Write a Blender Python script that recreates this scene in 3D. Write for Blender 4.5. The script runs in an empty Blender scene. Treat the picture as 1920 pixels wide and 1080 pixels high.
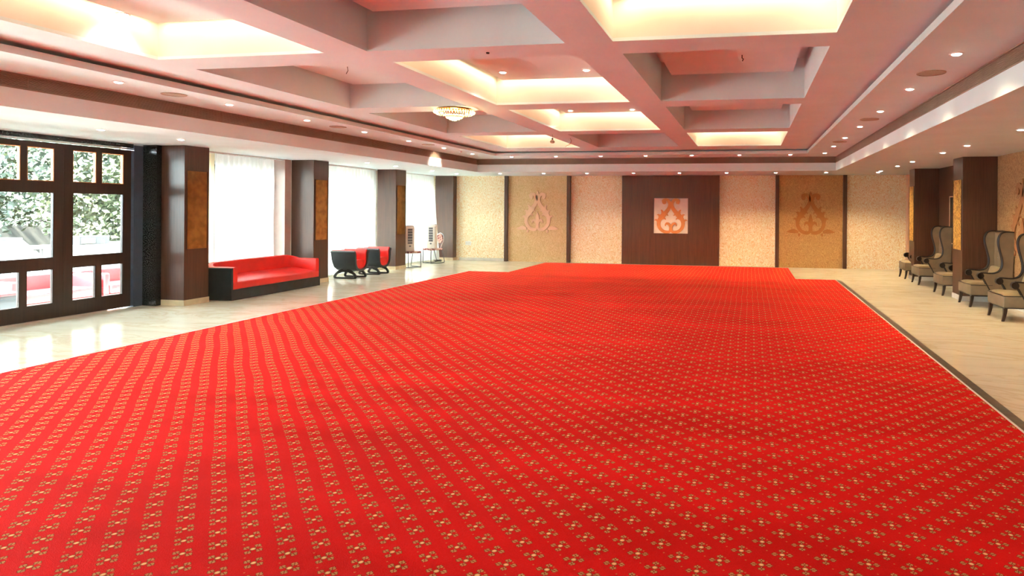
import bpy, math, random
from mathutils import Matrix, Vector
PI = math.pi
random.seed(7)
S = bpy.context.scene
COL = S.collection

# ------------------------------------------------------------------ camera, sky, sun, exposure
cam = bpy.data.objects.new('camera', bpy.data.cameras.new('camera'))
COL.objects.link(cam)
S.camera = cam
cam.data.sensor_width = 36.0
cam.data.lens = 1220 * 36 / 1920
cam.data.shift_x = (960 - 1182.0) / 1920
cam.data.shift_y = (391.8 - 540) / 1920
cam.data.clip_end = 300
cam.matrix_world = (Matrix.Translation((0, 0, 1.6)) @ Matrix.Rotation(0.1805, 4, 'Z')
                    @ Matrix.Rotation(PI / 2, 4, 'X') @ Matrix.Rotation(0.0068, 4, 'Z'))
W = bpy.data.worlds.new('sky')
S.world = W
W.use_nodes = True
bg = W.node_tree.nodes['Background']
bg.inputs['Color'].default_value = (0.80, 0.93, 1.0, 1)
bg.inputs['Strength'].default_value = 15.0
sun = bpy.data.objects.new('sun', bpy.data.lights.new('sun', 'SUN'))
sun.data.energy = 85.0
sun.data.color = (1.0, 0.95, 0.85)
sun.data.angle = 0.02
sun.rotation_euler = Vector((-.15, .62, -.77)).to_track_quat('-Z', 'Y').to_euler()
COL.objects.link(sun)
S.view_settings.view_transform = 'Standard'
S.view_settings.look = 'None'
S.view_settings.gamma = 1.0
S.view_settings.use_curve_mapping = False
S.view_settings.exposure = 1.65
S.cycles.use_denoising = True
S.cycles.max_bounces = 8
S.cycles.diffuse_bounces = 5
S.cycles.glossy_bounces = 3
S.cycles.transmission_bounces = 6
S.cycles.transparent_max_bounces = 10
S.cycles.sample_clamp_indirect = 6.0
DOWN_W = 14.0      # each recessed downlight
COVE_W = 1.05      # each metre of hidden cove strip

# ------------------------------------------------------------------ levels and lines of the room (metres)
ZC, ZVB, ZT, ZB, ZK, ZROOF = 2.571, 2.766, 2.92, 3.028, 3.34, 3.56
XFL, XFR, YF, YFN = -7.233, 2.077, 16.567, -2.0
XG1, XG2, YG, YGN = -6.333, 1.315, 15.607, -1.0
YB, YN = 18.66, -4.1
XW, XR = -9.7, 4.31
XP = -8.877

# ------------------------------------------------------------------ mesh helpers
class MB:
    def __init__(s):
        s.v, s.f, s.m = [], [], []
    def add(s, vs, fs, mi=0):
        o = len(s.v)
        s.v += [tuple(p) for p in vs]
        s.f += [tuple(i + o for i in f) for f in fs]
        s.m += [mi] * len(fs)
        return s
    def box(s, x0, x1, y0, y1, z0, z1, mi=0):
        return s.add([(x0, y0, z0), (x1, y0, z0), (x1, y1, z0), (x0, y1, z0), (x0, y0, z1), (x1, y0, z1), (x1, y1, z1), (x0, y1, z1)],
                     [(0, 3, 2, 1), (4, 5, 6, 7), (0, 1, 5, 4), (1, 2, 6, 5), (2, 3, 7, 6), (3, 0, 4, 7)], mi)
    def rbox(s, x0, x1, y0, y1, z0, z1, r, mi=0):
        """box whose twelve edges are chamfered by r in two steps"""
        import bmesh
        bm = bmesh.new()
        bmesh.ops.create_cube(bm, size=1)
        for v in bm.verts:
            v.co = Vector(((x0 + x1) / 2 + v.co.x * (x1 - x0), (y0 + y1) / 2 + v.co.y * (y1 - y0), (z0 + z1) / 2 + v.co.z * (z1 - z0)))
        bmesh.ops.bevel(bm, geom=bm.edges[:], offset=r, segments=3, affect='EDGES', profile=0.5)
        bm.verts.index_update()
        s.add([v.co for v in bm.verts], [[v.index for v in f.verts] for f in bm.faces], mi)
        bm.free()
        return s
    def prism(s, pts, a, b, axis='z', mi=0):
        """polygon pts extruded along axis from a to b; pts are the two other coordinates in order"""
        def P(p, t):
            return {'z': (p[0], p[1], t), 'y': (p[0], t, p[1]), 'x': (t, p[0], p[1])}[axis]
        n = len(pts)
        vs = [P(p, a) for p in pts] + [P(p, b) for p in pts]
        fs = [tuple(range(n))[::-1], tuple(range(n, 2 * n))] + [(i, (i + 1) % n, n + (i + 1) % n, n + i) for i in range(n)]
        return s.add(vs, fs, mi)
    def loft(s, rings, closed=True, caps=True, mi=0):
        n = len(rings[0])
        vs = [p for r in rings for p in r]
        fs = []
        for j in range(len(rings) - 1):
            for i in range(n if closed else n - 1):
                k = (i + 1) % n
                fs.append((j * n + i, j * n + k, (j + 1) * n + k, (j + 1) * n + i))
        if caps and closed:
            fs.append(tuple(range(n))[::-1])
            fs.append(tuple((len(rings) - 1) * n + i for i in range(n)))
        return s.add(vs, fs, mi)
    def tube(s, path, r, n=8, mi=0, closed=False):
        path = [Vector(p) for p in path]
        rings = []
        up = None
        for i, p in enumerate(path):
            a = path[i - 1] if (i or closed) else p
            b = path[(i + 1) % len(path)] if (i < len(path) - 1 or closed) else p
            t = (b - a).normalized()
            if up is None:
                up = Vector((0, 0, 1)) if abs(t.z) < .9 else Vector((1, 0, 0))
            u = (up - t * up.dot(t))
            u = u.normalized() if u.length > 1e-5 else t.orthogonal().normalized()
            w = t.cross(u)
            up = u
            rr = r[i] if isinstance(r, (list, tuple)) else r
            rings.append([p + (u * math.cos(2 * PI * k / n) + w * math.sin(2 * PI * k / n)) * rr for k in range(n)])
        if closed:
            rings.append(rings[0])
        return s.loft(rings, caps=not closed, mi=mi)
    def lathe(s, prof, c=(0, 0, 0), n=24, mi=0):
        rings = [[(c[0] + r * math.cos(2 * PI * k / n), c[1] + r * math.sin(2 * PI * k / n), c[2] + z) for k in range(n)] for r, z in prof]
        return s.loft(rings, mi=mi)
    def build(s, name, mats, parent=None, smooth=False, kind=None, label=None):
        me = bpy.data.meshes.new(name)
        me.from_pydata(s.v, [], s.f)
        for m in (mats if isinstance(mats, (list, tuple)) else [mats]):
            me.materials.append(m)
        me.polygons.foreach_set('material_index', s.m)
        if smooth:
            me.polygons.foreach_set('use_smooth', [True] * len(s.f))
            me.set_sharp_from_angle(angle=math.radians(38))
        me.update()
        o = bpy.data.objects.new(name, me)
        COL.objects.link(o)
        if parent: o.parent = parent
        if kind: o['kind'] = kind
        if label: o['label'] = label
        return o

def tag(o, label, cat, group=None):
    o['label'] = label
    o['category'] = cat
    if group: o['group'] = group
    return o

def thing(name, label, cat, loc=(0, 0, 0), rz=0, group=None):
    o = bpy.data.objects.new(name, None)
    COL.objects.link(o)
    o.location = loc
    o.rotation_euler = (0, 0, rz)
    o.empty_display_size = .1
    return tag(o, label, cat, group)

def dup(root, loc, rz=None, label=None):
    r = root.copy(); COL.objects.link(r); r.location = loc
    if rz is not None: r.rotation_euler = (0, 0, rz)
    if label: r['label'] = label
    def kids(a, b):
        for ch in list(a.children):
            c = ch.copy(); COL.objects.link(c); c.parent = b
            kids(ch, c)
    kids(root, r)
    return r

def smooth_path(pts, n=6):
    """Catmull-Rom through pts (any dimension)"""
    out = []
    P = [pts[0]] + list(pts) + [pts[-1]]
    for i in range(1, len(P) - 2):
        for k in range(n):
            t = k / n
            out.append(tuple(.5 * (2 * b + (c - a) * t + (2 * a - 5 * b + 4 * c - d) * t * t + (3 * b - a - 3 * c + d) * t ** 3)
                             for a, b, c, d in zip(P[i - 1], P[i], P[i + 1], P[i + 2])))
    out.append(tuple(pts[-1]))
    return out

# ------------------------------------------------------------------ materials
class NT:
    def __init__(s, name):
        s.m = bpy.data.materials.new(name)
        s.m.use_nodes = True
        s.t = s.m.node_tree
        s.b = s.t.nodes['Principled BSDF']
        s.out = s.t.nodes['Material Output']
    def n(s, typ, **kw):
        nd = s.t.nodes.new(typ)
        for k, v in kw.items():
            if k[0] == '_': setattr(nd, k[1:], v)
            else: s.set(nd.inputs[int(k[1:]) if k[0] == 'i' and k[1:].isdigit() else k.replace('_', ' ')], v)
        return nd
    def set(s, inp, v):
        if hasattr(v, 'is_output') or isinstance(v, bpy.types.NodeSocket): s.t.links.new(v, inp)
        else: inp.default_value = v
    def math(s, op, a, b=0.0, c=None):
        nd = s.t.nodes.new('ShaderNodeMath'); nd.operation = op
        s.set(nd.inputs[0], a); s.set(nd.inputs[1], b)
        if c is not None: s.set(nd.inputs[2], c)
        return nd.outputs[0]
    def ramp(s, fac, stops):
        nd = s.t.nodes.new('ShaderNodeValToRGB')
        s.set(nd.inputs[0], fac)
        e = nd.color_ramp.elements
        while len(e) < len(stops): e.new(.5)
        for k, (p, c) in enumerate(stops):
            e[k].position = p
            e[k].color = tuple(c) + (1,) if len(c) == 3 else c
        return nd.outputs[0]
    def mix(s, f, a, b):
        nd = s.t.nodes.new('ShaderNodeMix'); nd.data_type = 'RGBA'
        s.set(nd.inputs[0], f)
        for i, v in ((6, a), (7, b)):
            s.set(nd.inputs[i], (tuple(v) + (1,)) if isinstance(v, tuple) and len(v) == 3 else v)
        return nd.outputs[2]
    def coord(s, scale=(1, 1, 1), rot=(0, 0, 0)):
        tc = s.t.nodes.new('ShaderNodeNewGeometry')
        mp = s.t.nodes.new('ShaderNodeMapping')
        s.t.links.new(tc.outputs['Position'], mp.inputs[0])
        mp.inputs['Scale'].default_value = scale
        mp.inputs['Rotation'].default_value = rot
        return mp.outputs[0]
    def bump(s, h, strength=.3, dist=.01):
        nd = s.n('ShaderNodeBump', Strength=strength, Distance=dist)
        s.set(nd.inputs['Height'], h)
        s.t.links.new(nd.outputs[0], s.b.inputs['Normal'])

def mat(name, col, rough=.5, metal=0, spec=.5, emit=None, estr=0, noise=None, coat=0, bump=None):
    t = NT(name)
    b = t.b
    b.inputs['Base Color'].default_value = tuple(col) + (1,)
    b.inputs['Roughness'].default_value = rough
    b.inputs['Metallic'].default_value = metal
    b.inputs['Specular IOR Level'].default_value = spec
    b.inputs['Coat Weight'].default_value = coat
    if emit:
        b.inputs['Emission Color'].default_value = tuple(emit) + (1,)
        b.inputs['Emission Strength'].default_value = estr
    sc, am = noise or (6, .06)
    nz = t.n('ShaderNodeTexNoise', Vector=t.coord(), Scale=sc, Detail=4.0)
    c2 = tuple(min(1, c * (1 + am)) for c in col); c1 = tuple(c * (1 - am) for c in col)
    t.set(b.inputs['Base Color'], t.ramp(nz.outputs[0], [(.35, c1), (.65, c2)]))
    if bump:
        n2 = t.n('ShaderNodeTexNoise', Vector=t.coord(), Scale=bump[0], Detail=3.0)
        t.bump(n2.outputs[0], bump[1], .004)
    return t.m

def wood(name, c1, c2, rough=.32, axis='z'):
    t = NT(name)
    sc = {'z': (26, 26, 1.2), 'y': (26, 1.2, 26)}[axis]
    nz = t.n('ShaderNodeTexNoise', Vector=t.coord(sc), Scale=1.6, Detail=7.0, Roughness=.6)
    n2 = t.n('ShaderNodeTexNoise', Vector=t.coord(tuple(v * .25 for v in sc)), Scale=1.3, Detail=2.0)
    f = t.math('MULTIPLY_ADD', nz.outputs[0], .7, t.math('MULTIPLY', n2.outputs[0], .3))
    t.set(t.b.inputs['Base Color'], t.ramp(f, [(.32, c1), (.5, tuple((a + b) / 2 for a, b in zip(c1, c2))), (.68, c2)]))
    t.b.inputs['Roughness'].default_value = rough
    t.bump(f, .12, .002)
    return t.m

def plaster(name, base, stroke, scale=1.0, amt=.55, bumps=.5):
    """trowelled swirl plaster: short curling strokes in a second tone"""
    t = NT(name)
    co = t.coord((scale, scale, scale))
    warp = t.n('ShaderNodeTexNoise', Vector=co, Scale=4.5, Detail=1.5)
    vm = t.t.nodes.new('ShaderNodeVectorMath'); vm.operation = 'MULTIPLY_ADD'
    t.set(vm.inputs[0], warp.outputs['Color']); vm.inputs[1].default_value = (.55, .55, .55); t.set(vm.inputs[2], co)
    wv = t.n('ShaderNodeTexWave', Vector=vm.outputs[0], Scale=3.2, Distortion=9.0, Detail=3.0)
    wv.inputs['Detail Scale'].default_value = 2.5
    n2 = t.n('ShaderNodeTexNoise', Vector=vm.outputs[0], Scale=13.0, Detail=5.0, Roughness=.7)
    f = t.math('MULTIPLY_ADD', wv.outputs[1], .42, t.math('MULTIPLY', n2.outputs[0], .75))
    t.set(t.b.inputs['Base Color'], t.ramp(f, [(.38, stroke), (.38 + amt * .35, tuple(a * .5 + b * .5 for a, b in zip(base, stroke))), (.5 + amt * .3, base)]))
    t.b.inputs['Roughness'].default_value = .55
    t.bump(f, bumps, .008)
    return t.m

def carpet_mat():
    t = NT('red_floral_carpet')
    g = t.t.nodes.new('ShaderNodeNewGeometry')
    wn = t.n('ShaderNodeTexNoise', Vector=g.outputs['Position'], Scale=1.3, Detail=1.0)
    vm = t.t.nodes.new('ShaderNodeVectorMath'); vm.operation = 'MULTIPLY_ADD'
    t.set(vm.inputs[0], wn.outputs['Color']); vm.inputs[1].default_value = (.05, .05, 0); t.set(vm.inputs[2], g.outputs['Position'])
    sp = t.t.nodes.new('ShaderNodeSeparateXYZ'); t.set(sp.inputs[0], vm.outputs[0])
    PX, PY = .186, .206
    def cell(off, k=1.0):
        px = t.math('MULTIPLY', t.math('SUBTRACT', t.math('FRACT', t.math('ADD', t.math('DIVIDE', sp.outputs[0], PX * k), off + 200)), .5), PX * k)
        py = t.math('MULTIPLY', t.math('SUBTRACT', t.math('FRACT', t.math('ADD', t.math('DIVIDE', sp.outputs[1], PY * k), off + 200)), .5), PY * k)
        ax, ay = t.math('ABSOLUTE', px), t.math('ABSOLUTE', py)
        return t.math('MAXIMUM', ax, ay), t.math('MINIMUM', ax, ay)
    def blob(a, b, ca, cb, ra, rb, grow=0):
        da = t.math('DIVIDE', t.math('SUBTRACT', a, ca), ra + grow)
        db = t.math('DIVIDE', t.math('SUBTRACT', b, cb), rb + grow)
        return t.math('LESS_THAN', t.math('ADD', t.math('MULTIPLY', da, da), t.math('MULTIPLY', db, db)), 1.0)
    gold = dark = core = dots = None
    for off in (0.0, 0.5):
        a, b = cell(off)
        def flower(gr):
            r = blob(a, b, .0, .0, .0125, .0125, gr)
            for q in ((.024, .0, .007, .0035), (.034, .0085, .0085, .0065), (.043, .0, .006, .0045)):
                r = t.math('MAXIMUM', r, blob(a, b, *q, gr - .0006))
            return r
        f0, f1 = flower(0), flower(.0024)
        c0 = blob(a, b, 0, 0, .0085, .0085)
        gold = f0 if gold is None else t.math('MAXIMUM', gold, f0)
        dark = f1 if dark is None else t.math('MAXIMUM', dark, f1)
        core = c0 if core is None else t.math('MAXIMUM', core, c0)
    a, b = cell(0.25, .5)
    dots = t.math('MULTIPLY', blob(a, b, 0, 0, .0042, .0042), t.math('SUBTRACT', 1.0, dark))
    n1 = t.n('ShaderNodeTexNoise', Vector=t.coord((.35, 1.1, 1)), Scale=1.6, Detail=2.0)
    n2 = t.n('ShaderNodeTexNoise', Vector=t.coord(), Scale=190.0, Detail=2.0)
    f = t.math('MULTIPLY_ADD', n1.outputs[0], .7, t.math('MULTIPLY', n2.outputs[0], .3))
    red = t.ramp(f, [(.36, (.52, .0045, .003)), (.62, (.68, .0075, .0065))])
    c = t.mix(dots, red, (.55, .13, .04))
    c = t.mix(dark, c, (.14, .03, .01))
    c = t.mix(gold, c, (.52, .22, .07))
    c = t.mix(core, c, (.85, .48, .22))
    t.set(t.b.inputs['Base Color'], c)
    t.b.inputs['Roughness'].default_value = .9
    t.b.inputs['Specular IOR Level'].default_value = .06
    t.b.inputs['Sheen Weight'].default_value = .02
    t.b.inputs['Sheen Roughness'].default_value = .4
    t.b.inputs['Sheen Tint'].default_value = (1, .45, .45, 1)
    t.bump(f, .5, .02)
    return t.m

def marble(name, base, vein, rough=.12, scale=1.0):
    t = NT(name)
    co = t.coord((scale * .55, scale * 1.5, 1), (0, 0, .5))
    n1 = t.n('ShaderNodeTexNoise', Vector=co, Scale=.9, Detail=8.0, Roughness=.62, Distortion=1.4)
    v = t.math('ABSOLUTE', t.math('SUBTRACT', n1.outputs[0], .5))
    vein_f = t.math('SUBTRACT', 1.0, t.math('MINIMUM', t.math('MULTIPLY', v, 28.0), 1.0))
    n2 = t.n('ShaderNodeTexNoise', Vector=co, Scale=2.3, Detail=5.0)
    c = t.ramp(n2.outputs[0], [(.3, tuple(x * .88 for x in base)), (.7, base)])
    t.set(t.b.inputs['Base Color'], t.mix(t.math('MULTIPLY', vein_f, .45), c, vein))
    t.b.inputs['Roughness'].default_value = rough
    t.b.inputs['Specular IOR Level'].default_value = .8
    return t.m

def sheer(name, col, dens):
    t = NT(name)
    tr = t.n('ShaderNodeBsdfTranslucent', Color=tuple(col) + (1,))
    df = t.n('ShaderNodeBsdfDiffuse', Color=tuple(col) + (1,))
    tp = t.n('ShaderNodeBsdfTransparent')
    weave = t.n('ShaderNodeTexNoise', Vector=t.coord((60, 60, 2)), Scale=2.0, Detail=2.0)
    m1 = t.n('ShaderNodeMixShader'); m1.inputs[0].default_value = .3
    t.t.links.new(tr.outputs[0], m1.inputs[1]); t.t.links.new(df.outputs[0], m1.inputs[2])
    m2 = t.n('ShaderNodeMixShader')
    t.set(m2.inputs[0], t.math('MULTIPLY_ADD', weave.outputs[0], .1, dens - .05))
    t.t.links.new(tp.outputs[0], m2.inputs[1]); t.t.links.new(m1.outputs[0], m2.inputs[2])
    t.t.links.new(m2.outputs[0], t.out.inputs[0])
    return t.m

def glass_mat():
    t = NT('clear_glass')
    tp = t.n('ShaderNodeBsdfTransparent', Color=(.96, 1, .98, 1))
    gl = t.n('ShaderNodeBsdfGlossy', Roughness=.02)
    fr = t.n('ShaderNodeFresnel', IOR=1.45)
    m = t.n('ShaderNodeMixShader')
    t.set(m.inputs[0], fr.outputs[0])
    t.t.links.new(tp.outputs[0], m.inputs[1]); t.t.links.new(gl.outputs[0], m.inputs[2])
    t.t.links.new(m.outputs[0], t.out.inputs[0])
    return t.m

def pattern_fabric():
    t = NT('patterned_seat_fabric')
    v = t.n('ShaderNodeTexVoronoi', Vector=t.coord(), Scale=17.0)
    n = t.n('ShaderNodeTexNoise', Vector=t.coord(), Scale=34.0, Detail=2.0)
    f = t.math('MULTIPLY_ADD', v.outputs['Distance'], .6, t.math('MULTIPLY', n.outputs[0], .6))
    t.set(t.b.inputs['Base Color'], t.ramp(f, [(.36, (.05, .006, .005)), (.5, (.20, .022, .02)), (.68, (.50, .30, .24))]))
    t.b.inputs['Roughness'].default_value = .85
    return t.m

M = {}
M['ceil'] = mat('ceiling_paint', (.74, .87, .90), .75, noise=(2, .02))
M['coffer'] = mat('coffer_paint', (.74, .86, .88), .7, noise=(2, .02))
M['cove'] = mat('coffer_paint_lit', (.82, .80, .74), .7, noise=(2, .02))  # lit copy of the coffer paint, warm cove glow put into its colour
M['wallpaint'] = mat('cream_wall_paint', (.74, .68, .56), .7)
M['swirl'] = plaster('cream_swirl_plaster', (.93, .86, .66), (.80, .56, .26), 1.8, .5)
M['swirl_tan'] = plaster('tan_swirl_plaster', (.66, .47, .25), (.54, .35, .15), 1.9, .6)
M['swirl_brown'] = plaster('ochre_swirl_plaster', (.56, .33, .12), (.42, .22, .07), 1.9, .6)
M['ornament'] = mat('ornament_plaster', (.72, .46, .30), .6)
M['ornament2'] = mat('ornament_orange', (.62, .22, .055), .55)
M['ornament3'] = mat('ornament_ochre', (.40, .155, .035), .6)
M['niche'] = mat('niche_white', (.86, .76, .68), .6)
M['wood'] = wood('dark_walnut_laminate', (.052, .023, .014), (.105, .048, .028), .3)
M['woodm'] = wood('centre_walnut_board', (.060, .022, .011), (.115, .044, .020), .33)
M['doorwood'] = wood('door_stained_timber', (.016, .009, .007), (.042, .022, .015), .4)
M['granite'] = mat('black_granite', (.018, .020, .020), .18, noise=(60, .6))
M['mirror'] = mat('bronze_mirror', (.42, .24, .09), .12, metal=.9, noise=(9, .25))
M['goldglass'] = plaster('gold_swirl_glass', (.66, .38, .08), (.30, .14, .02), 1.4, .6, .1)
M['marble'] = marble('cream_marble', (.84, .78, .62), (.60, .48, .28), .12)
M['plinth'] = mat('cream_plinth_stone', (.66, .55, .36), .25, noise=(5, .12))
M['plinthw'] = mat('white_plinth_stone', (.72, .68, .60), .25, noise=(5, .08))
M['border'] = mat('grey_stone_border', (.10, .078, .055), .3, noise=(12, .25))
M['edging'] = mat('carpet_edge_tape', (.72, .66, .62), .8)
M['carpet'] = carpet_mat()
M['grille'] = mat('bronzed_grille_metal', (.30, .215, .155), .45)
M['black'] = mat('grille_void', (.012, .010, .009), .8)
M['white'] = mat('white_enamel', (.82, .81, .79), .4)
M['speaker'] = mat('ceiling_speaker_mesh', (.46, .36, .27), .7, noise=(220, .3))
M['lamp'] = mat('lamp_lens', (1, .95, .85), .4, emit=(1.0, .93, .78), estr=14)
M['strip'] = mat('cove_strip', (1, .8, .5), .4, emit=(1.0, .74, .38), estr=6)
M['sheer'] = sheer('white_sheer_voile', (.96, .96, .94), .86)
M['drape'] = sheer('cream_drape', (.86, .74, .52), .96)
M['glass'] = glass_mat()
M['alu'] = mat('brushed_aluminium', (.70, .71, .74), .25, metal=.9)
M['winframe'] = mat('grey_window_frame', (.36, .42, .50), .5)
M['redleather'] = mat('red_leatherette', (.74, .022, .016), .36, noise=(3, .12), bump=(14, .25))
M['blackleather'] = mat('black_leatherette', (.016, .019, .023), .42, noise=(7, .25), bump=(60, .3))
M['blackwood'] = mat('black_painted_wood', (.022, .018, .016), .4, noise=(9, .3))
M['taupe'] = mat('taupe_satin_upholstery', (.20, .148, .09), .40, noise=(5, .12), bump=(120, .15))
M['taupe_light'] = mat('taupe_satin_seat', (.31, .24, .135), .36, noise=(5, .12), bump=(10, .3))
M['piping'] = mat('black_piping', (.010, .007, .006), .35)
M['darkleg'] = mat('espresso_leg', (.020, .011, .008), .3)
M['crystal'] = mat('crystal_button', (.85, .88, .95), .08, metal=1.0)
M['tube'] = mat('chair_tube_steel', (.07, .065, .07), .3, metal=.8)
M['fabric'] = pattern_fabric()
M['plasticw'] = mat('cooler_ivory_plastic', (.72, .66, .60), .45)
M['plasticg'] = mat('cooler_grey_louvre', (.16, .15, .17), .5)
M['gold'] = mat('gilt_metal', (.75, .42, .10), .2, metal=1.0)
M['crystals'] = mat('lit_crystal', (1, .9, .6), .2, emit=(1.0, .80, .36), estr=2.6, noise=(60, .4))
M['cable'] = mat('dark_cable', (.03, .025, .02), .6)
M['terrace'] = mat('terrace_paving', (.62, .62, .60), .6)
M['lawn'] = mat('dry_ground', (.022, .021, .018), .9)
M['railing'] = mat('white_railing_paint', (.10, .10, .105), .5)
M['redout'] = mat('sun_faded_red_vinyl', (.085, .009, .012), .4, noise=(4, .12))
M['greyout'] = mat('grey_case_panel', (.012, .014, .018), .5)
M['bark'] = mat('pale_bark', (.045, .04, .04), .9, noise=(5, .3))
for k, c in (('leafa', (.018, .031, .013)), ('leafb', (.031, .041, .016)), ('leafc', (.021, .033, .023))):
    M[k] = mat('foliage_' + {'a': 'green', 'b': 'lime', 'c': 'grey_green'}[k[-1]], c, .6, noise=(1.2, .35))
M['carpaint'] = mat('silver_car_paint', (.06, .058, .06), .4)
M['carglass'] = mat('dark_car_window', (.014, .010, .008), .3, spec=.2)
M['tyre'] = mat('tyre_rubber', (.02, .02, .02), .8)

# ------------------------------------------------------------------ floor, carpet
MB().box(-9.75, 4.45, YN - .1, YB + .1, -.12, 0).build('floor', M['marble'], kind='structure')
pl = [(-6.93, -3.2), (1.945, -3.2), (1.945, 15.46), (1.06, 15.46), (1.06, 18.33), (-5.87, 18.33), (-5.87, 15.36), (-6.93, 15.36)]
cp = thing('carpet', 'huge red wall-to-wall style hall carpet scattered with small gold flowers', 'carpet', (0, 0, 0))
MB().prism(pl, .0005, .012).build('pile', M['carpet'], cp)
e = MB()
e.box(1.945, 1.968, -3.2, 15.483, .0005, .011).box(1.06, 1.945, 15.46, 15.483, .0005, .011)
e.box(-6.95, -6.93, -3.2, 15.36, .0005, .011)
e.build('edge_tape', M['edging'], cp, label='pale tape along the carpet edge')
b = MB().box(1.968, 2.062, -3.2, 15.577, .0005, .006).box(1.06, 1.968, 15.483, 15.577, .0005, .006)
b.box(-7.0, -6.95, -3.2, 15.36, .0005, .005)
b.build('trim_1', M['border'], kind='structure')

# ------------------------------------------------------------------ walls
w = MB().box(XW - .1, XR + .2, YB, YB + .15, 0, ZROOF)
w.build('wall_back', M['swirl'], kind='structure')
MB().box(XW - .1, XR + .2, YN - .15, YN, 0, ZROOF).build('wall_front', M['wallpaint'], kind='structure')
w = MB().box(XR, XR + .15, YN, YB, 0, ZROOF)
w.build('wall_right', plaster('brown_swirl_plaster', (.40, .23, .10), (.26, .13, .045), 1.9, .6), kind='structure')
w = MB()
w.box(XW - .15, XW, YN, -3.4, 0, ZROOF).box(XW - .15, XW, 3.9, 4.55, 0, ZROOF)                       # solid wall behind the doors
w.box(XW - .15, XW, 4.55, 8.74, 2.56, ZROOF)                  # over the doors
for y0, y1 in ((0.0, .5), (8.74, 9.46), (12.04, 12.62), (15.23, 15.83), (18.4, 18.66)):
    w.box(XW - .15, XW, y0, y1, 0, ZROOF)
for y0, y1 in ((9.46, 12.04), (12.62, 15.23), (15.83, 18.4), (-3.4, 0.0), (.5, 3.9)):  # the last two openings are the added daylight bays
    w.box(XW - .15, XW, y0, y1, 0, .16).box(XW - .15, XW, y0, y1, 2.44, ZROOF)
w.build('wall_left', M['wallpaint'], kind='structure')
MB().box(-8.72, -7.26, YB - .012, YB, 0, .085).box(4.0, XR, YB - .012, YB, 0, .085).build('baseboard_back', M['plinthw'], kind='structure')
MB().box(XR - .014, XR, YN, 12.44, 0, .09).build('baseboard_right', M['plinthw'], kind='structure')

for n, (y0, y1) in enumerate(((9.46, 12.04), (12.62, 15.23), (15.83, 18.4), (-3.4, 0.0), (.5, 3.9))):  # last two windows are out of view, added to bring in more daylight
    wr = bpy.data.objects.new('window_%d' % (n + 1), None); COL.objects.link(wr); wr['kind'] = 'structure'
    f = MB(); xa, xb = XW - .1, XW - .04
    jw = .26 if n == 0 else .06
    f.box(xa, xb, y0, y1, .16, .22).box(xa, xb, y0, y1, 2.38, 2.44).box(xa, xb, y0, y0 + .06, .22, 2.38).box(xa, xb, y1 - jw, y1, .22, 2.38)
    for k in (1, 2):
        yy = y0 + (y1 - y0) * k / 3
        f.box(xa, xb, yy - .03, yy + .03, .22, 2.38)
    f.build('window_frame', M['winframe'], wr)
    for k in range(3):
        a, c = y0 + (y1 - y0) * k / 3 + .03, y0 + (y1 - y0) * (k + 1) / 3 - .03
        MB().box(XW - .075, XW - .069, a, c, .22, 2.38).build('pane', M['glass'], wr)

# ------------------------------------------------------------------ ceiling
c = MB()
# lower soffit ring
c.box(XW, XFL, YN, YB, ZC, ZC + .04).box(XFR, XR, YN, YB, ZC, ZC + .04)
c.box(XFL, XFR, YF, YB, ZC, ZC + .04).box(XFL, XFR, YN, YFN, ZC, ZC + .04)
# fascia below the grilles, set flush with the soffit edge
c.box(XFL - .03, XFL, YFN, YF, ZC + .04, ZVB).box(XFR, XFR + .03, YFN, YF, ZC + .04, ZVB)
c.box(XFL - .03, XFR + .03, YF, YF + .03, ZC + .04, ZVB).box(XFL, XFR, YFN - .03, YFN, ZC + .04, ZT)
# tray ring and its upstanding lip
c.box(XFL - .12, XG1, YFN, YF + .12, ZT, ZT + .035).box(XG2, XFR + .12, YFN, YF + .12, ZT, ZT + .035)
c.box(XG1, XG2, YG, YF + .12, ZT, ZT + .035).box(XG1, XG2, YFN - .12, YGN, ZT, ZT + .035)
c.box(XG1 - .03, XG1, YGN - .03, YG + .03, ZT + .035, ZT + .066).box(XG2, XG2 + .03, YGN - .03, YG + .03, ZT + .035, ZT + .066)
c.box(XG1, XG2, YG, YG + .03, ZT + .035, ZT + .066).box(XG1, XG2, YGN - .03, YGN, ZT + .035, ZT + .066)
# coffered slab
cols = [(-5.698, -3.891), (-3.455, -1.574), (-1.154, .682)]
rows = [(-.38, 2.32), (2.73, 5.43), (5.875, 8.538), (9.0, 11.62), (12.127, 14.742)]
X0, X1, Y0, Y1 = XG1 - .2, XG2 + .2, YGN - .2, YG + .2
xe = [X0] + [v for p in cols for v in p] + [X1]
for i in range(0, len(xe), 2):
    c.box(xe[i], xe[i + 1], Y0, Y1, ZB, ZB + .03)
ye = [Y0] + [v for p in rows for v in p] + [Y1]
for (a, d) in cols:
    for i in range(0, len(ye), 2):
        c.box(a, d, ye[i], ye[i + 1], ZB, ZB + .03)
# closing upstands behind the lip, and the roof over everything
for x in (X0, X1): c.box(x - .02, x, Y0, Y1, ZT + .035, ZB)
for y in (Y0, Y1): c.box(X0, X1, y - .02, y, ZT + .035, ZB)
c.box(XW - .15, XR + .15, YN - .15, YB + .15, ZROOF, ZROOF + .15)
ceil = c.build('ceiling', M['ceil'], kind='structure')

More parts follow.
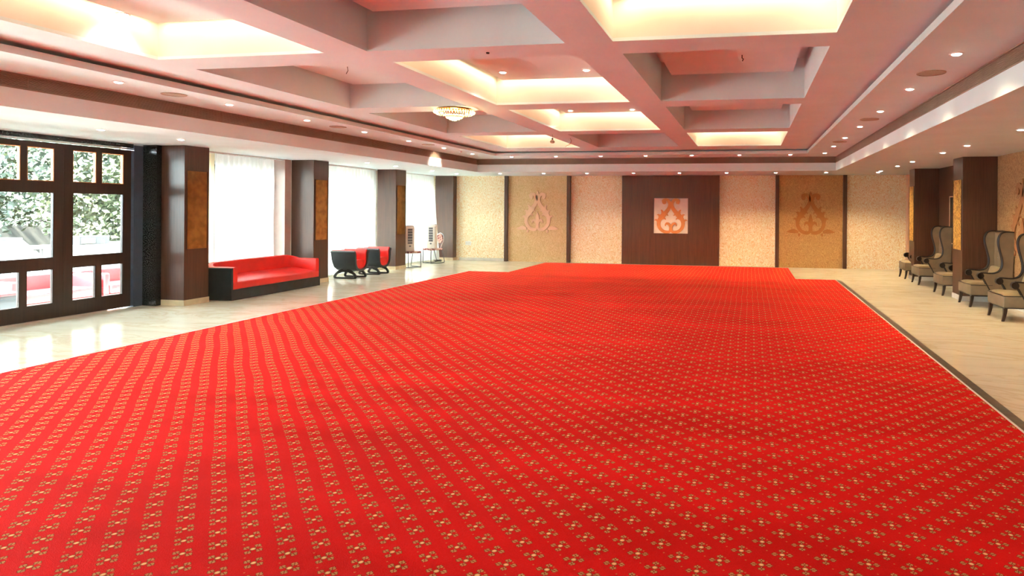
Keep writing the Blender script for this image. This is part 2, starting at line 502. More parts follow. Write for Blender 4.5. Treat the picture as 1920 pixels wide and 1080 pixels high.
lit = {(0, 1), (0, 4), (1, 2), (1, 3), (2, 1), (2, 4)}
for i, (a, d) in enumerate(cols):
    for j, (p, q) in enumerate(rows):
        on = (i, j) in lit
        k = MB()
        t_ = .02
        k.box(a - t_, a, p, q, ZB + .03, ZROOF).box(d, d + t_, p, q, ZB + .03, ZROOF)
        k.box(a - t_, d + t_, p - t_, p, ZB + .03, ZROOF).box(a - t_, d + t_, q, q + t_, ZB + .03, ZROOF)
        k.box(a, d, p, q, ZROOF - .02, ZROOF - .001)
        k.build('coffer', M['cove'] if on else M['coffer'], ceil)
        g = .15
        MB().box(a + g, d - g, p + g, q - g, ZK, ZK + .03).build('coffer_panel', M['ceil'], ceil)
        if on:
            for (cx, cy, lx, ly, tilt) in (((a + d) / 2, q - .07, d - a - .2, .05, 0), ((a + d) / 2, p + .07, d - a - .2, .05, 0),
                                           (a + .07, (p + q) / 2, .05, q - p - .2, 0), (d - .07, (p + q) / 2, .05, q - p - .2, 0)):
                L = bpy.data.lights.new('cove_strip_light', 'AREA')
                L.shape = 'RECTANGLE'; L.size = lx; L.size_y = ly
                L.energy = COVE_W * max(lx, ly); L.color = (1.0, .74, .44)
                lo = bpy.data.objects.new('cove_strip_light', L)
                lo.location = (cx, cy, ZK + .05); COL.objects.link(lo)
                lo.parent = ceil

# ------------------------------------------------------------------ linear air grilles in the fascia
def grille(label, p, q, axis, sign):
    """p..q run along axis; sign points into the room"""
    t = thing('air_grille', label, 'air vent', (0, 0, 0), 0, 'linear air grilles around the ceiling tray')
    def B(m, u0, u1, d0, d1, z0, z1, mi=0):
        d0, d1 = sorted((d0, d1))
        return m.box(d0, d1, u0, u1, z0, z1, mi) if axis == 'y' else m.box(u0, u1, d0, d1, z0, z1, mi)
    f0 = {('y', 1): XFL, ('y', -1): XFR, ('x', -1): YF}[(axis, sign)]
    B(MB(), p, q, f0 - sign * .10, f0 - sign * .11, ZVB, ZT).build('backing', M['black'], t)
    s = MB(); n = 9
    for k in range(n):
        z = ZVB + .012 + (ZT - ZVB - .024) * (k + .5) / n
        B(s, p, q, f0 - sign * .055, f0 - sign * .012, z - .0048, z + .0048)
    s.build('slat_rows', M['grille'], t, kind='stuff')
    s = MB()
    B(s, p, q, f0 - sign * .10, f0 + sign * .003, ZVB, ZVB + .010)
    B(s, p, q, f0 - sign * .10, f0 + sign * .003, ZT - .012, ZT - .001)
    L = q - p; m = max(2, round(L / 1.25))
    for k in range(m + 1):
        u = p + L * k / m
        B(s, max(p, u - .004), min(q, u + .004), f0 - sign * .06, f0 - sign * .014, ZVB + .01, ZT - .012)
    s.build('frame', M['grille'], t)
grille('long slatted brown air grille above the windows and glass doors', YFN, YF, 'y', 1)
grille('long slatted brown air grille above the wing chairs', YFN, YF, 'y', -1)
grille('slatted brown air grille above the far patterned wall', XFL, XFR, 'x', -1)

# ------------------------------------------------------------------ downlights
ORD = ['nearest', 'second nearest', 'third nearest', 'fourth nearest', 'fifth nearest', 'sixth nearest', 'seventh nearest', 'eighth nearest', 'ninth nearest', 'tenth nearest']
ORDL = ['first', 'second', 'third', 'fourth', 'fifth', 'sixth', 'seventh', 'eighth', 'ninth', 'tenth']
ring = MB().lathe([(.036, -.0005), (.058, -.0005), (.056, -.006), (.040, -.008), (.036, -.002)], n=20)
ring.f = [f for f in ring.f if len(f) == 4]; ring.m = [0] * len(ring.f)
def downlight(x, y, z, label, group, watt=1.0, aim=None, col=(1.0, .80, .55)):
    t = thing('downlight', label, 'ceiling light', (x, y, z), 0, group)
    global _ring, _lens
    if '_ring' not in globals():
        _ring = ring.build('trim_ring', M['white'], t, smooth=True)
        _lens = MB().lathe([(.001, -.001), (.041, -.001), (.039, -.008), (.030, -.014), (.001, -.017)], n=16).build('lens', M['lamp'], t, smooth=True)
    else:
        for s in (_ring, _lens):
            o = s.copy(); COL.objects.link(o); o.parent = t
    key = ('spot', round(watt, 2), col)
    L = bpy.data.lights.get(str(key)) or bpy.data.lights.new(str(key), 'SPOT')
    L.energy = DOWN_W * watt; L.color = col; L.spot_size = math.radians(125); L.spot_blend = .7; L.shadow_soft_size = .03
    lo = bpy.data.objects.new('bulb', L); COL.objects.link(lo); lo.parent = t; lo.location = (0, 0, -.045)
    if aim: lo.rotation_euler = aim
    return t
G = 'small recessed downlights in the stepped ceiling'
WARM, COOL = (1.0, .74, .42), (1.0, .90, .74)
for k in range(7):
    downlight(-6.63, 5.85 + 1.505 * k, ZT, 'recessed downlight %s to the glass doors in the ceiling row by the window-side grille' % ORD[k], G, .9, col=COOL)
for k in range(7):
    downlight(1.70, 5.85 + 1.61 * k, ZT, 'recessed downlight %s to the camera in the ceiling row by the chair-side grille' % ORD[k], G, .9, col=WARM)
for k, x in enumerate((-6.0, -4.82, -3.66, -2.52, -1.38, -.24, .95)):
    downlight(x, 15.86, ZT, 'recessed downlight, %s from the windows along the upper row before the far grille' % ORDL[k], G, 1.0, col=WARM)
for k, x in enumerate((-8.16, -6.86, -5.59, -4.36, -3.07, -1.83, -.59, .67, 1.93, 3.19)):
    downlight(x, 17.25, ZC, 'recessed downlight, %s from the windows along the lowest row before the far wall' % ORDL[k], G, 1.2 if k < 4 else 2.7, col=COOL if k < 4 else WARM)
for k, y in enumerate((8.38, 10.31, 11.53, 13.56, 14.88, 16.7)):
    downlight(3.15, y, ZC, 'recessed downlight over the wing chair aisle, %s to the camera' % ORD[k], G, 2.6, col=WARM)
for k, y in enumerate((6.96, 8.15, 12.86, 14.0, 15.8)):
    downlight(-8.15, y, ZC, 'recessed downlight in the low white soffit by the windows, %s to the glass doors' % ORD[k], G, .35, col=COOL)
for x, y, l in ((-5.6, 5.0, 'inside the glowing coffer nearest the glass doors'), (-3.11, 7.89, 'near the window-side corner of the larger central glowing coffer'),
                (-2.02, 7.92, 'near the chair-side corner of the larger central glowing coffer'), (-3.13, 11.16, 'on the window side of the farther central glowing coffer'),
                (-2.02, 11.18, 'on the chair side of the farther central glowing coffer')):
    if y < 5.2: y = 4.98
    downlight(x, min(y, 11.4), ZK, 'recessed downlight ' + l, G, .8, col=COOL)
# lamps of the part of the hall behind the camera
for x in (-8.1, -5.5, -2.5, .5, 3.15):
    for y in (.5, 4.0):
        if x in (-8.1, 3.15):
            downlight(x, y, ZC, 'recessed soffit downlight by the %s, %s' % ('glazed side' if x < 0 else 'chair aisle', 'level with the viewpoint' if y < 1 else 'just ahead of the viewpoint'), 'downlights behind the viewpoint', 1.0, col=WARM)

# ceiling speakers
sp = None
for x, y, l in ((-6.70, 6.60, 'round beige ceiling speaker nearest the glass doors'), (-6.66, 9.66, 'round beige ceiling speaker above the long red sofa'),
                (-6.62, 12.64, 'round beige ceiling speaker farthest along the window-side row'), (1.70, 6.62, 'largest looking round beige ceiling speaker by the chair-side grille'),
                (1.70, 9.86, 'middle round beige ceiling speaker of the chair-side row'), (1.70, 13.0, 'farthest round beige ceiling speaker of the chair-side row')):
    if sp is None:
        sp = thing('ceiling_speaker', l, 'speaker', (x, y, ZT), 0, 'round ceiling speakers')
        MB().lathe([(.001, -.001), (.115, -.001), (.115, -.008), (.10, -.010), (.001, -.013)], n=28).build('mesh_cover', M['speaker'], sp, smooth=True)
        r_ = MB().lathe([(.112, -.001), (.132, -.001), (.130, -.009), (.114, -.011)], n=28); r_.f = [f for f in r_.f if len(f) == 4]; r_.m = [0] * len(r_.f)
        r_.build('rim', M['speaker'], sp, smooth=True)
    else: dup(sp, (x, y, ZT), label=l)

# tilted spotlight washing the fascia
sl = thing('eyeball_spotlight', 'swivelled eyeball spotlight throwing a bright pool on the window-side fascia', 'ceiling light', (-6.61, 14.15, ZT))
MB().lathe([(.001, -.001), (.05, -.001), (.045, -.02), (.03, -.04), (.001, -.045)], n=20).build('housing', M['white'], sl, smooth=True)
L = bpy.data.lights.new('spot', 'SPOT'); L.energy = 26; L.color = (1, .9, .66); L.spot_size = math.radians(62); L.spot_blend = .6; L.shadow_soft_size = .02
lo = bpy.data.objects.new('bulb', L); COL.objects.link(lo); lo.parent = sl; lo.location = (-.03, 0, -.07); lo.rotation_euler = (0, math.radians(68), 0)

# chandelier on the beam
ch = thing('chandelier', 'small round gilt crystal chandelier glowing yellow on the ceiling beam', 'chandelier', (-4.19, 8.77, ZB))
MB().lathe([(.001, 0), (.22, 0), (.24, -.012), (.22, -.024), (.001, -.03)], n=32).build('ceiling_plate', M['gold'], ch, smooth=True)
for r, z in ((.285, -.045), (.25, -.075), (.13, -.12)):
    MB().tube([(r * math.cos(a * PI / 16), r * math.sin(a * PI / 16), z) for a in range(32)], .007, 6, closed=True).build('ring', M['gold'], ch, smooth=True)
for nm, tiers in (('outer_crystals', ((.285, -.052, 44, .020), (.25, -.075, 40, .018), (.19, -.066, 30, .016))), ('centre_crystals', ((.13, -.10, 26, .018), (.11, -.125, 22, .017), (.07, -.145, 14, .017), (.03, -.158, 7, .018)))):
    m = MB()
    for r, z, n, s_ in tiers:
        for k in range(n):
            a = 2 * PI * (k + random.random() * .3) / n
            x, y = r * math.cos(a), r * math.sin(a)
            m.add([(x, y, z + s_), (x - s_ * .5, y, z), (x, y - s_ * .5, z), (x + s_ * .5, y, z), (x, y + s_ * .5, z), (x, y, z - s_)],
                  [(0, 1, 2), (0, 2, 3), (0, 3, 4), (0, 4, 1), (5, 2, 1), (5, 3, 2), (5, 4, 3), (5, 1, 4)])
    m.build(nm, M['crystals'], ch, kind='stuff')
L = bpy.data.lights.new('chandelier_bulb', 'POINT'); L.energy = 6; L.color = (1, .8, .45); L.shadow_soft_size = .08
lo = bpy.data.objects.new('bulb', L); COL.objects.link(lo); lo.parent = ch; lo.location = (0, 0, -.2)

# small ceiling fixtures
hl = thing('bare_lamp_holder', 'tiny clear bulb hanging from the beam near the far wall', 'lamp', (-3.75, 12.1, ZB))
MB().tube([(0, 0, 0), (.005, 0, -.04), (0, .004, -.07)], .004).build('wire', M['cable'], hl)
MB().lathe([(.001, -.065), (.016, -.068), (.018, -.09), (.012, -.10), (.001, -.10)], n=12).build('socket', M['cable'], hl)
MB().lathe([(.001, -.10), (.02, -.105), (.042, -.125), (.046, -.145), (.034, -.165), (.001, -.172)], n=16).build('bulb_glass', mat('amber_bulb_glass', (.66, .48, .36), .2), hl, smooth=True)
tag(MB().tube(smooth_path([(-3.58, 12.75, ZB), (-3.56, 12.76, 2.99), (-3.555, 12.75, 2.95), (-3.60, 12.77, 2.90), (-3.66, 12.78, 2.875), (-3.68, 12.78, 2.85)]), .0055).build('loose_wire', mat('beige_wire', (.42, .34, .28), .6)), 'loose beige wire dangling from the beam before the far wall', 'wire')
tag(MB().tube([(-.09, 7.42, ZK), (-.09, 7.42, ZK - .035), (-.075, 7.42, ZK - .045), (-.085, 7.42, ZK - .07)], .006).build('ceiling_hook', M['cable']), 'dark hook in the unlit coffer on the chair side', 'hook')
tag(MB().tube([(-4.91, 7.3, ZK), (-4.90, 7.3, ZK - .05), (-4.925, 7.3, ZK - .09)], .004).build('wire_stub', M['cable']), 'short wire stub in the unlit coffer on the window side', 'wire')
tag(MB().lathe([(.001, 0), (.016, 0), (.014, -.012), (.001, -.014)], (-2.37, 5.64, ZB), 12).build('ceiling_sensor', M['cable']), 'tiny dark round sensor on the beam between the coffers', 'sensor')

# ------------------------------------------------------------------ pillars
def pillar(x0, x1, y0, y1, side, label, mirror=True, mm='mirror', plin='plinth', wall=False):
    """side +1: the mirror faces +X, -1: faces -X"""
    t = thing('pillar', label, 'pillar', ((x0 + x1) / 2, (y0 + y1) / 2, 0), 0, 'dark wood clad pillars')
    cx, cy = (x0 + x1) / 2, (y0 + y1) / 2
    a, b_, c_, d = x0 - cx, x1 - cx, y0 - cy, y1 - cy
    MB().rbox(a, b_, c_, d, .09, ZC - .001, .004).build('shaft', M['wood'], t)
    MB().box(a - .008, b_ + .008, c_ - .008, d + .008, 0, .09).build('plinth', M[plin], t)
    if mirror:
        xf = b_ if side > 0 else a
        s = 1 if side > 0 else -1
        xs = sorted((xf, xf + s * .006))
        mp = MB().box(xs[0], xs[1], c_ + .045, d - .045, .905, 2.165).build('mirror_panel', M[mm], t)
        f = MB()
        xs = sorted((xf, xf + s * .012))
        f.box(xs[0], xs[1], c_ + .037, c_ + .045, .897, 2.173).box(xs[0], xs[1], d - .045, d - .037, .897, 2.173)
        f.box(xs[0], xs[1], c_ + .045, d - .045, .897, .905).box(xs[0], xs[1], c_ + .045, d - .045, 2.165, 2.173)
        f.build('bead', M['wood'], mp)
    return t
pillar(-9.40, XP, 8.95, 9.43, 1, 'brown clad pillar between the glass doors and the long red sofa')
pillar(-9.40, XP, 12.09, 12.57, 1, 'brown clad pillar at the far end of the long red sofa')
pillar(-9.40, XP, 15.28, 15.77, 1, 'brown clad pillar beyond the two tub armchairs')
pillar(-9.40, XP + .06, 18.42, YB - .002, 1, 'brown corner pillar at the far end of the windows, without a mirror', mirror=False)
pillar(3.735, XR - .002, 12.45, 13.0, -1, 'nearer brown pillar among the wing chairs, with amber glass panel', mm='goldglass', plin='plinthw')
pillar(3.735, XR - .002, 15.87, 16.36, -1, 'farther brown pillar among the wing chairs, with amber glass panel', mm='goldglass', plin='plinthw')
# granite pier and steel jamb at the end of the glass doors
gt = thing('granite_pier', 'polished black granite pier between glass doors and first pillar', 'pier', (-9.5, 8.9, 0))
MB().rbox(-.055, .20, -.05, .045, 0, ZC - .001, .004).build('slab', M['granite'], gt)
tag(MB().box(-9.69, -9.56, 8.70, 8.86, 0, 2.55).build('door_jamb', mat('blue_grey_steel', (.09, .11, .15), .25, metal=.3)), 'dark steel blue jamb closing the end of the glass doors', 'door frame')

# wood panelling of the recess between the right pillars
wp = thing('wall_panelling', 'brown wood panelling between the two wing chair pillars', 'wall panel', (XR, 14.43, 0))
MB().box(-.05, -.002, -1.42, 1.43, .09, ZC - .002).build('board', M['wood'], wp)
MB().box(-.06, -.002, -1.42, 1.43, 0, .09).build('plinth', M['plinthw'], wp)
MB().box(-.056, -.05, .22, .60, .92, 1.90).build('mirror_panel', mat('grey_mirror', (.30, .32, .30), .1, metal=.9), wp)
MB().box(-.060, -.05, .20, .22, .90, 1.92).box(-.060, -.05, .60, .62, .90, 1.92).box(-.060, -.05, .22, .60, .90, .92).box(-.060, -.05, .22, .60, 1.90, 1.92).build('mirror_bead', M['ornament'], wp)
tag(MB().box(4.17, XR - .002, 18.45, YB - .002, 0, ZC - .002).build('corner_pilaster', M['ornament']), 'narrow peach pilaster in the far corner beside the wing chairs', 'pilaster')

# ------------------------------------------------------------------ scroll ornament
def ribbon(m, pts, depth, P):
    """pts: (u, v, width); P maps (u, v, d) to the world"""
    pp = smooth_path(pts, 6)
    rings = []
    for i, (u, v, wd) in enumerate(pp):
        a, b = pp[max(0, i - 1)], pp[min(len(pp) - 1, i + 1)]
        tx, ty = b[0] - a[0], b[1] - a[1]
        l = math.hypot(tx, ty) or 1
        nx, ny = -ty / l * wd / 2, tx / l * wd / 2
        rings.append([P(u + nx, v + ny, 0), P(u + nx, v + ny, depth), P(u - nx, v - ny, depth), P(u - nx, v - ny, 0)])
    m.loft(rings)
def disc(m, u, v, r, depth, P, n=18):
    a = [P(u + r * math.cos(2 * PI * k / n), v + r * math.sin(2 * PI * k / n), 0) for k in range(n)]
    b = [P(u + r * math.cos(2 * PI * k / n), v + r * math.sin(2 * PI * k / n), depth) for k in range(n)]
    m.loft([a, b])
def px(pts):
    return [((x - 575) / 775., (940 - y) / 797., wd / 740.) for x, y, wd in pts]
STROKES = [px(s) for s in (
    [(764, 222, 30), (758, 190, 40), (728, 170, 48), (684, 168, 56), (648, 182, 62), (614, 226, 66), (599, 292, 70), (624, 372, 78), (672, 440, 84), (728, 505, 104), (780, 560, 108),
     (826, 620, 88), (850, 690, 80), (846, 770, 74), (806, 846, 68), (740, 896, 66), (660, 912, 62), (590, 900, 50)],
    [(755, 500, 70), (768, 450, 52), (782, 420, 34), (806, 404, 12)],
    [(815, 585, 70), (836, 540, 50), (856, 516, 34), (890, 518, 10)],
    [(850, 690, 66), (882, 652, 46), (910, 634, 32), (948, 645, 10)],
    [(735, 500, 60), (700, 508, 42), (668, 512, 32), (634, 536, 10)],
    [(790, 600, 60), (750, 598, 40), (716, 598, 32), (690, 628, 10)],
    [(592, 910, 70), (584, 850, 60), (590, 780, 54), (622, 728, 52), (666, 716, 50), (694, 738, 34), (700, 776, 16)],
)]
def scroll(name, material, parent, P, depth, leaves=False):
    m = MB()
    for sgn in (1, -1):
        for q, s in enumerate(STROKES):
            ribbon(m, [(sgn * u, v, wd) for u, v, wd in s], depth - .0012 * (q + (.5 if sgn > 0 else 0)), P)
        disc(m, sgn * (728 - 575) / 775., (940 - 228) / 797., .058, depth + .001, P)
    if leaves:
        ribbon(m, [(0, .80, .05), (0, .87, .12), (0, .96, .09), (0, 1.06, .008)], depth, P)
        ribbon(m, [(0, .24, .04), (0, .31, .12), (0, .40, .09), (0, .50, .008)], depth, P)
        for sgn in (1, -1):
            ribbon(m, [(sgn * .34, .05, .05), (sgn * .44, .075, .10), (sgn * .54, .07, .085), (sgn * .66, .055, .008)], depth, P)
            ribbon(m, [(sgn * .30, .02, .06), (sgn * .315, -.02, .055), (sgn * .30, -.05, .02)], depth, P)
    return m.build(name, material, parent)

# far wall decoration
def deco_panel(x0, x1, label, field, orn, zoff=0):
    cx = (x0 + x1) / 2
    t = thing('decorative_wall_panel', label, 'wall panel', (cx, YB, 0), 0, 'swirl plaster panels with scroll ornaments')
    h = (x1 - x0) / 2
    MB().box(-h + .1, h - .1, -.03, -.001, 0, ZC - .002).build('field', field, t)
    for s in (-1, 1):
        MB().box(s * h - (.10 if s > 0 else 0), s * h + (0 if s > 0 else .10), -.12, -.001, 0, ZC - .002).build('batten', M['wood'], t)
    def P(u, v, d): return (u * .98, -.03 - d, .93 + v * 1.13)
    scroll('scroll_ornament', orn, t, P, .04, True)
    return t
deco_panel(-7.235, -5.195, 'tan plaster panel with peach scroll relief nearer the windows', M['swirl_tan'], M['ornament'])
deco_panel(.72, 2.63, 'darker ochre plaster panel with scroll relief nearer the wing chairs', M['swirl_brown'], M['ornament3'])
ct = thing('centre_wall_panel', 'large dark walnut panel with a square orange scroll inset', 'wall panel', (-2.235, YB, 0))
HW, sx0, sx1, sz0, sz1 = 1.405, -.47, .515, .905, 1.915
m = MB()
m.box(-HW, sx0, -.09, -.001, .0, ZC - .002).box(sx1, HW, -.09, -.001, .0, ZC - .002).box(sx0, sx1, -.09, -.001, .0, sz0).box(sx0, sx1, -.09, -.001, sz1, ZC - .002)
m.build('board', M['woodm'], ct)
MB().box(sx0, sx1, -.035, -.002, sz0, sz1).build('inset_back', M['niche'], ct, label='pale cream recessed square')
def Pc(u, v, d): return ((sx0 + sx1) / 2 + u * .985, -.035 - d, sz0 + .002 + v * 1.0)
scroll('scroll_ornament', M['ornament2'], ct, Pc, .03)
# right wall ornament
rt = thing('wall_scroll_relief', 'orange scroll relief on the ochre wall behind the nearest wing chair', 'wall ornament', (XR, 11.35, 0))
def Pr(u, v, d): return (-.001 - d, u * .98, .93 + v * 1.13)
scroll('scroll_ornament', mat('ornament_brown', (.31, .135, .05), .6), rt, Pr, .02, True)
# white switch plate with its wire
swt = thing('socket_plate', 'white double socket plate low on the cream far wall', 'socket', (-8.43, YB, .52))
MB().rbox(-.09, .09, -.018, -.001, -.05, .06, .004).build('plate', M['white'], swt)
MB().box(-.07, -.01, -.022, -.017, -.03, .04).box(.01, .07, -.022, -.017, -.03, .04).build('sockets', M['plinthw'], swt)
MB().tube([(.03, -.01, -.05), (.035, -.01, -.2), (.02, -.01, -.3), (.03, -.012, -.42)], .004).build('wire', M['plinth'], swt)

# ------------------------------------------------------------------ curtains
def curtain(y0, y1, label, material='sheer', x=-9.45, z0=.03, z1=2.545, amp=.026, wave=.13, flare=0, grp='white sheer curtains'):
    m = MB(); n = max(16, int((y1 - y0) / .016)); rows_ = 12
    g = []
    for j in range(rows_ + 1):
        v = j / rows_; z = z0 + (z1 - z0) * v
        for i in range(n + 1):
            u = i / n
            ye = y1
            y = y0 + (ye - y0) * u
            a = amp * (1.0 if v < .9 else .8)
            xx = x + a * math.sin(2 * PI * (y0 + (y1 - y0) * u) / wave + .7 * math.sin(u * 19)) + .006 * math.sin(9 * v + 13 * u) + flare * (1 - v) * u * u
            g.append((xx, y, z))
    f = [(j * (n + 1) + i, j * (n + 1) + i + 1, (j + 1) * (n + 1) + i + 1, (j + 1) * (n + 1) + i) for j in range(rows_) for i in range(n)]
    m.add(g, f)
    t = thing('curtain', label, 'curtain', (0, 0, 0), 0, grp)
    m.build('cloth', M[material], t, smooth=True)
    h = MB().box(x - .03, x + .035, y0, y1, 2.50, 2.56)
    return t
curtain(9.50, 10.12, 'cream drape hanging beside the first pillar', 'drape', -9.45, wave=.10, amp=.035, grp=None)
curtain(10.15, 11.64, 'white sheer curtain behind the long red sofa')
curtain(12.60, 13.95, 'white sheer curtain behind the nearer tub armchair')
curtain(13.96, 15.27, 'white sheer curtain behind the farther tub armchair')
curtain(15.86, 17.05, 'white sheer curtain behind the nearer air cooler')
curtain(17.06, 18.38, 'white sheer curtain in the last bay before the corner pillar', flare=.2)
for y0, y1, l in ((9.48, 11.88, 'slim curtain track over the long sofa window'), (12.62, 15.22, 'slim curtain track over the tub armchair window'), (15.83, 18.38, 'slim curtain track over the last window')):
    tag(MB().box(-9.50, -9.41, y0, y1, ZC - .022, ZC - .001).build('curtain_track', M['white']), l, 'curtain track', 'curtain tracks')
tag(MB().box(-9.69, -9.405, 11.90, 12.08, 0, ZC - .002).build('window_pier', mat('pinkish_pier_paint', (.60, .46, .40), .6)), 'pinkish painted pier beside the pillar at the sofa end', 'pier')

# ------------------------------------------------------------------ glass doors
XD = -9.6
def leaf(n, y0):
    L_ = 1.025
    r = bpy.data.objects.new('door_%d' % n, None); COL.objects.link(r); r['kind'] = 'structure'; r.location = (XD, y0, 0)
    xa, xb = -.05, 0
    f = MB()
    Z = [.012, .215, .706, .857, 1.78, 1.93, 2.395, 2.47]
    f.box(xa, xb, 0, .125, .012, 2.47).box(xa, xb, .90, L_, .012, 2.47)
    for a, b_ in ((Z[0], Z[1]), (Z[2], Z[3]), (Z[4], Z[5]), (Z[6], Z[7])):
        f.box(xa, xb, .125, .90, a, b_)
    f.box(xa, xb, .47, .55, Z[1], Z[2]).box(xa, xb, .47, .55, Z[5], Z[6])
    f.build('door_frame', M['doorwood'], r)
    for a, b_, z0, z1 in ((.125, .47, Z[1], Z[2]), (.55, .90, Z[1], Z[2]), (.125, .90, Z[3], Z[4]), (.125, .47, Z[5], Z[6]), (.55, .90, Z[5], Z[6])):
        MB().box(-.033, -.027, a, b_, z0, z1).build('pane', M['glass'], r)
        bd = MB(); k = .010
        bd.box(-.045, -.004, a, a + k, z0, z1).box(-.045, -.004, b_ - k, b_, z0, z1).box(-.045, -.004, a + k, b_ - k, z0, z0 + k).box(-.045, -.004, a + k, b_ - k, z1 - k, z1)
        bd.build('glazing_bead', M['ornament2'] if z0 > 1.9 else M['doorwood'], r)
for n, y0 in enumerate((7.665, 6.635, 5.605, 4.575)):
    leaf(n + 1, y0)
MB().box(XD - .09, XD + .03, 4.55, 8.70, 2.505, 2.57).build('trim_2', M['granite'], kind='structure')
tag(MB().box(XD - .02, XD + .05, 4.60, 8.69, 2.478, 2.500).build('door_track', M['alu']), 'shiny steel track along the top of the glass doors', 'door track')
tag(MB().box(XD + .003, XD + .022, 4.60, 8.30, .001, .016).build('door_threshold', M['alu']), 'shiny metal strip along the foot of the glass doors', 'threshold')

# ------------------------------------------------------------------ long sofa
so = thing('sofa', 'long red leatherette sofa with black base and shell between the pillars', 'sofa', (-8.93, 10.75, 0))
Xb, Xf, Yn, Yf_ = -.33, .34, -1.15, 1.155
def upath(r, inset, n=8):
    """plan path: near arm front -> back -> far arm front"""
    p = [(Xf, Yn + inset)]
    for k in range(n + 1):
        a = PI * 1.5 - (PI / 2) * k / n
        p.append((Xb + inset + r + r * math.cos(a), Yn + inset + r + r * math.sin(a)))
    for k in range(1, 9):
        p.append((Xb + inset, Yn + inset + r + (Yf_ - Yn - 2 * inset - 2 * r) * k / 9))
    for k in range(n + 1):
        a = PI - (PI / 2) * k / n
        p.append((Xb + inset + r + r * math.cos(a), Yf_ - inset - r + r * math.sin(a)))
    p.append((Xf, Yf_ - inset))
    return p
def usweep(r, inset, th, z0, ztop, name, material, rnd=.03):
    pp = upath(r, inset + th / 2)
    rings = []
    for i, (x, y) in enumerate(pp):
        a, b_ = pp[max(0, i - 1)], pp[min(len(pp) - 1, i + 1)]
        tx, ty = b_[0] - a[0], b_[1] - a[1]; l = math.hypot(tx, ty) or 1
        nx, ny = -ty / l, tx / l
        zt = ztop(i / (len(pp) - 1))
        prof = [(-th / 2, z0), (-th / 2, zt - rnd), (-th / 2 + rnd * .3, zt - rnd * .3), (-th / 2 + rnd, zt), (th / 2 - rnd, zt), (th / 2 - rnd * .3, zt - rnd * .3), (th / 2, zt - rnd), (th / 2, z0)]
        rings.append([(x + nx * o, y + ny * o, z) for o, z in prof])
    return MB().loft(rings).build(name, material, so, smooth=True)
zt = lambda s: .563 + .075 * math.sin(PI * min(1, max(0, (s - .08) / .88))) ** .8
usweep(.10, .0, .035, .005, lambda s: zt(s) - .012, 'outer_shell', M['blackleather'], .01)
usweep(.16, .037, .095, .185, zt, 'back_and_arms', M['redleather'], .03)
MB().box(Xb + .04, Xf - .002, Yn + .037, Yf_ - .037, .005, .185).build('plinth', M['blackleather'], so)
m = MB().rbox(Xb + .12, Xf + .004, Yn + .10, Yf_ - .10, .187, .39, .022)
m.v = [(x, y, z - (.08 * max(0, (x - Xb - .12) / .55) if z > .3 else 0)) for x, y, z in m.v]
m.build('seat_cushion', M['redleather'], so, smooth=True)
MB().rbox(Xf - .06, Xf + .006, Yn + .036, Yf_ - .036, .186, .300, .015).build('front_band', M['redleather'], so, smooth=True)

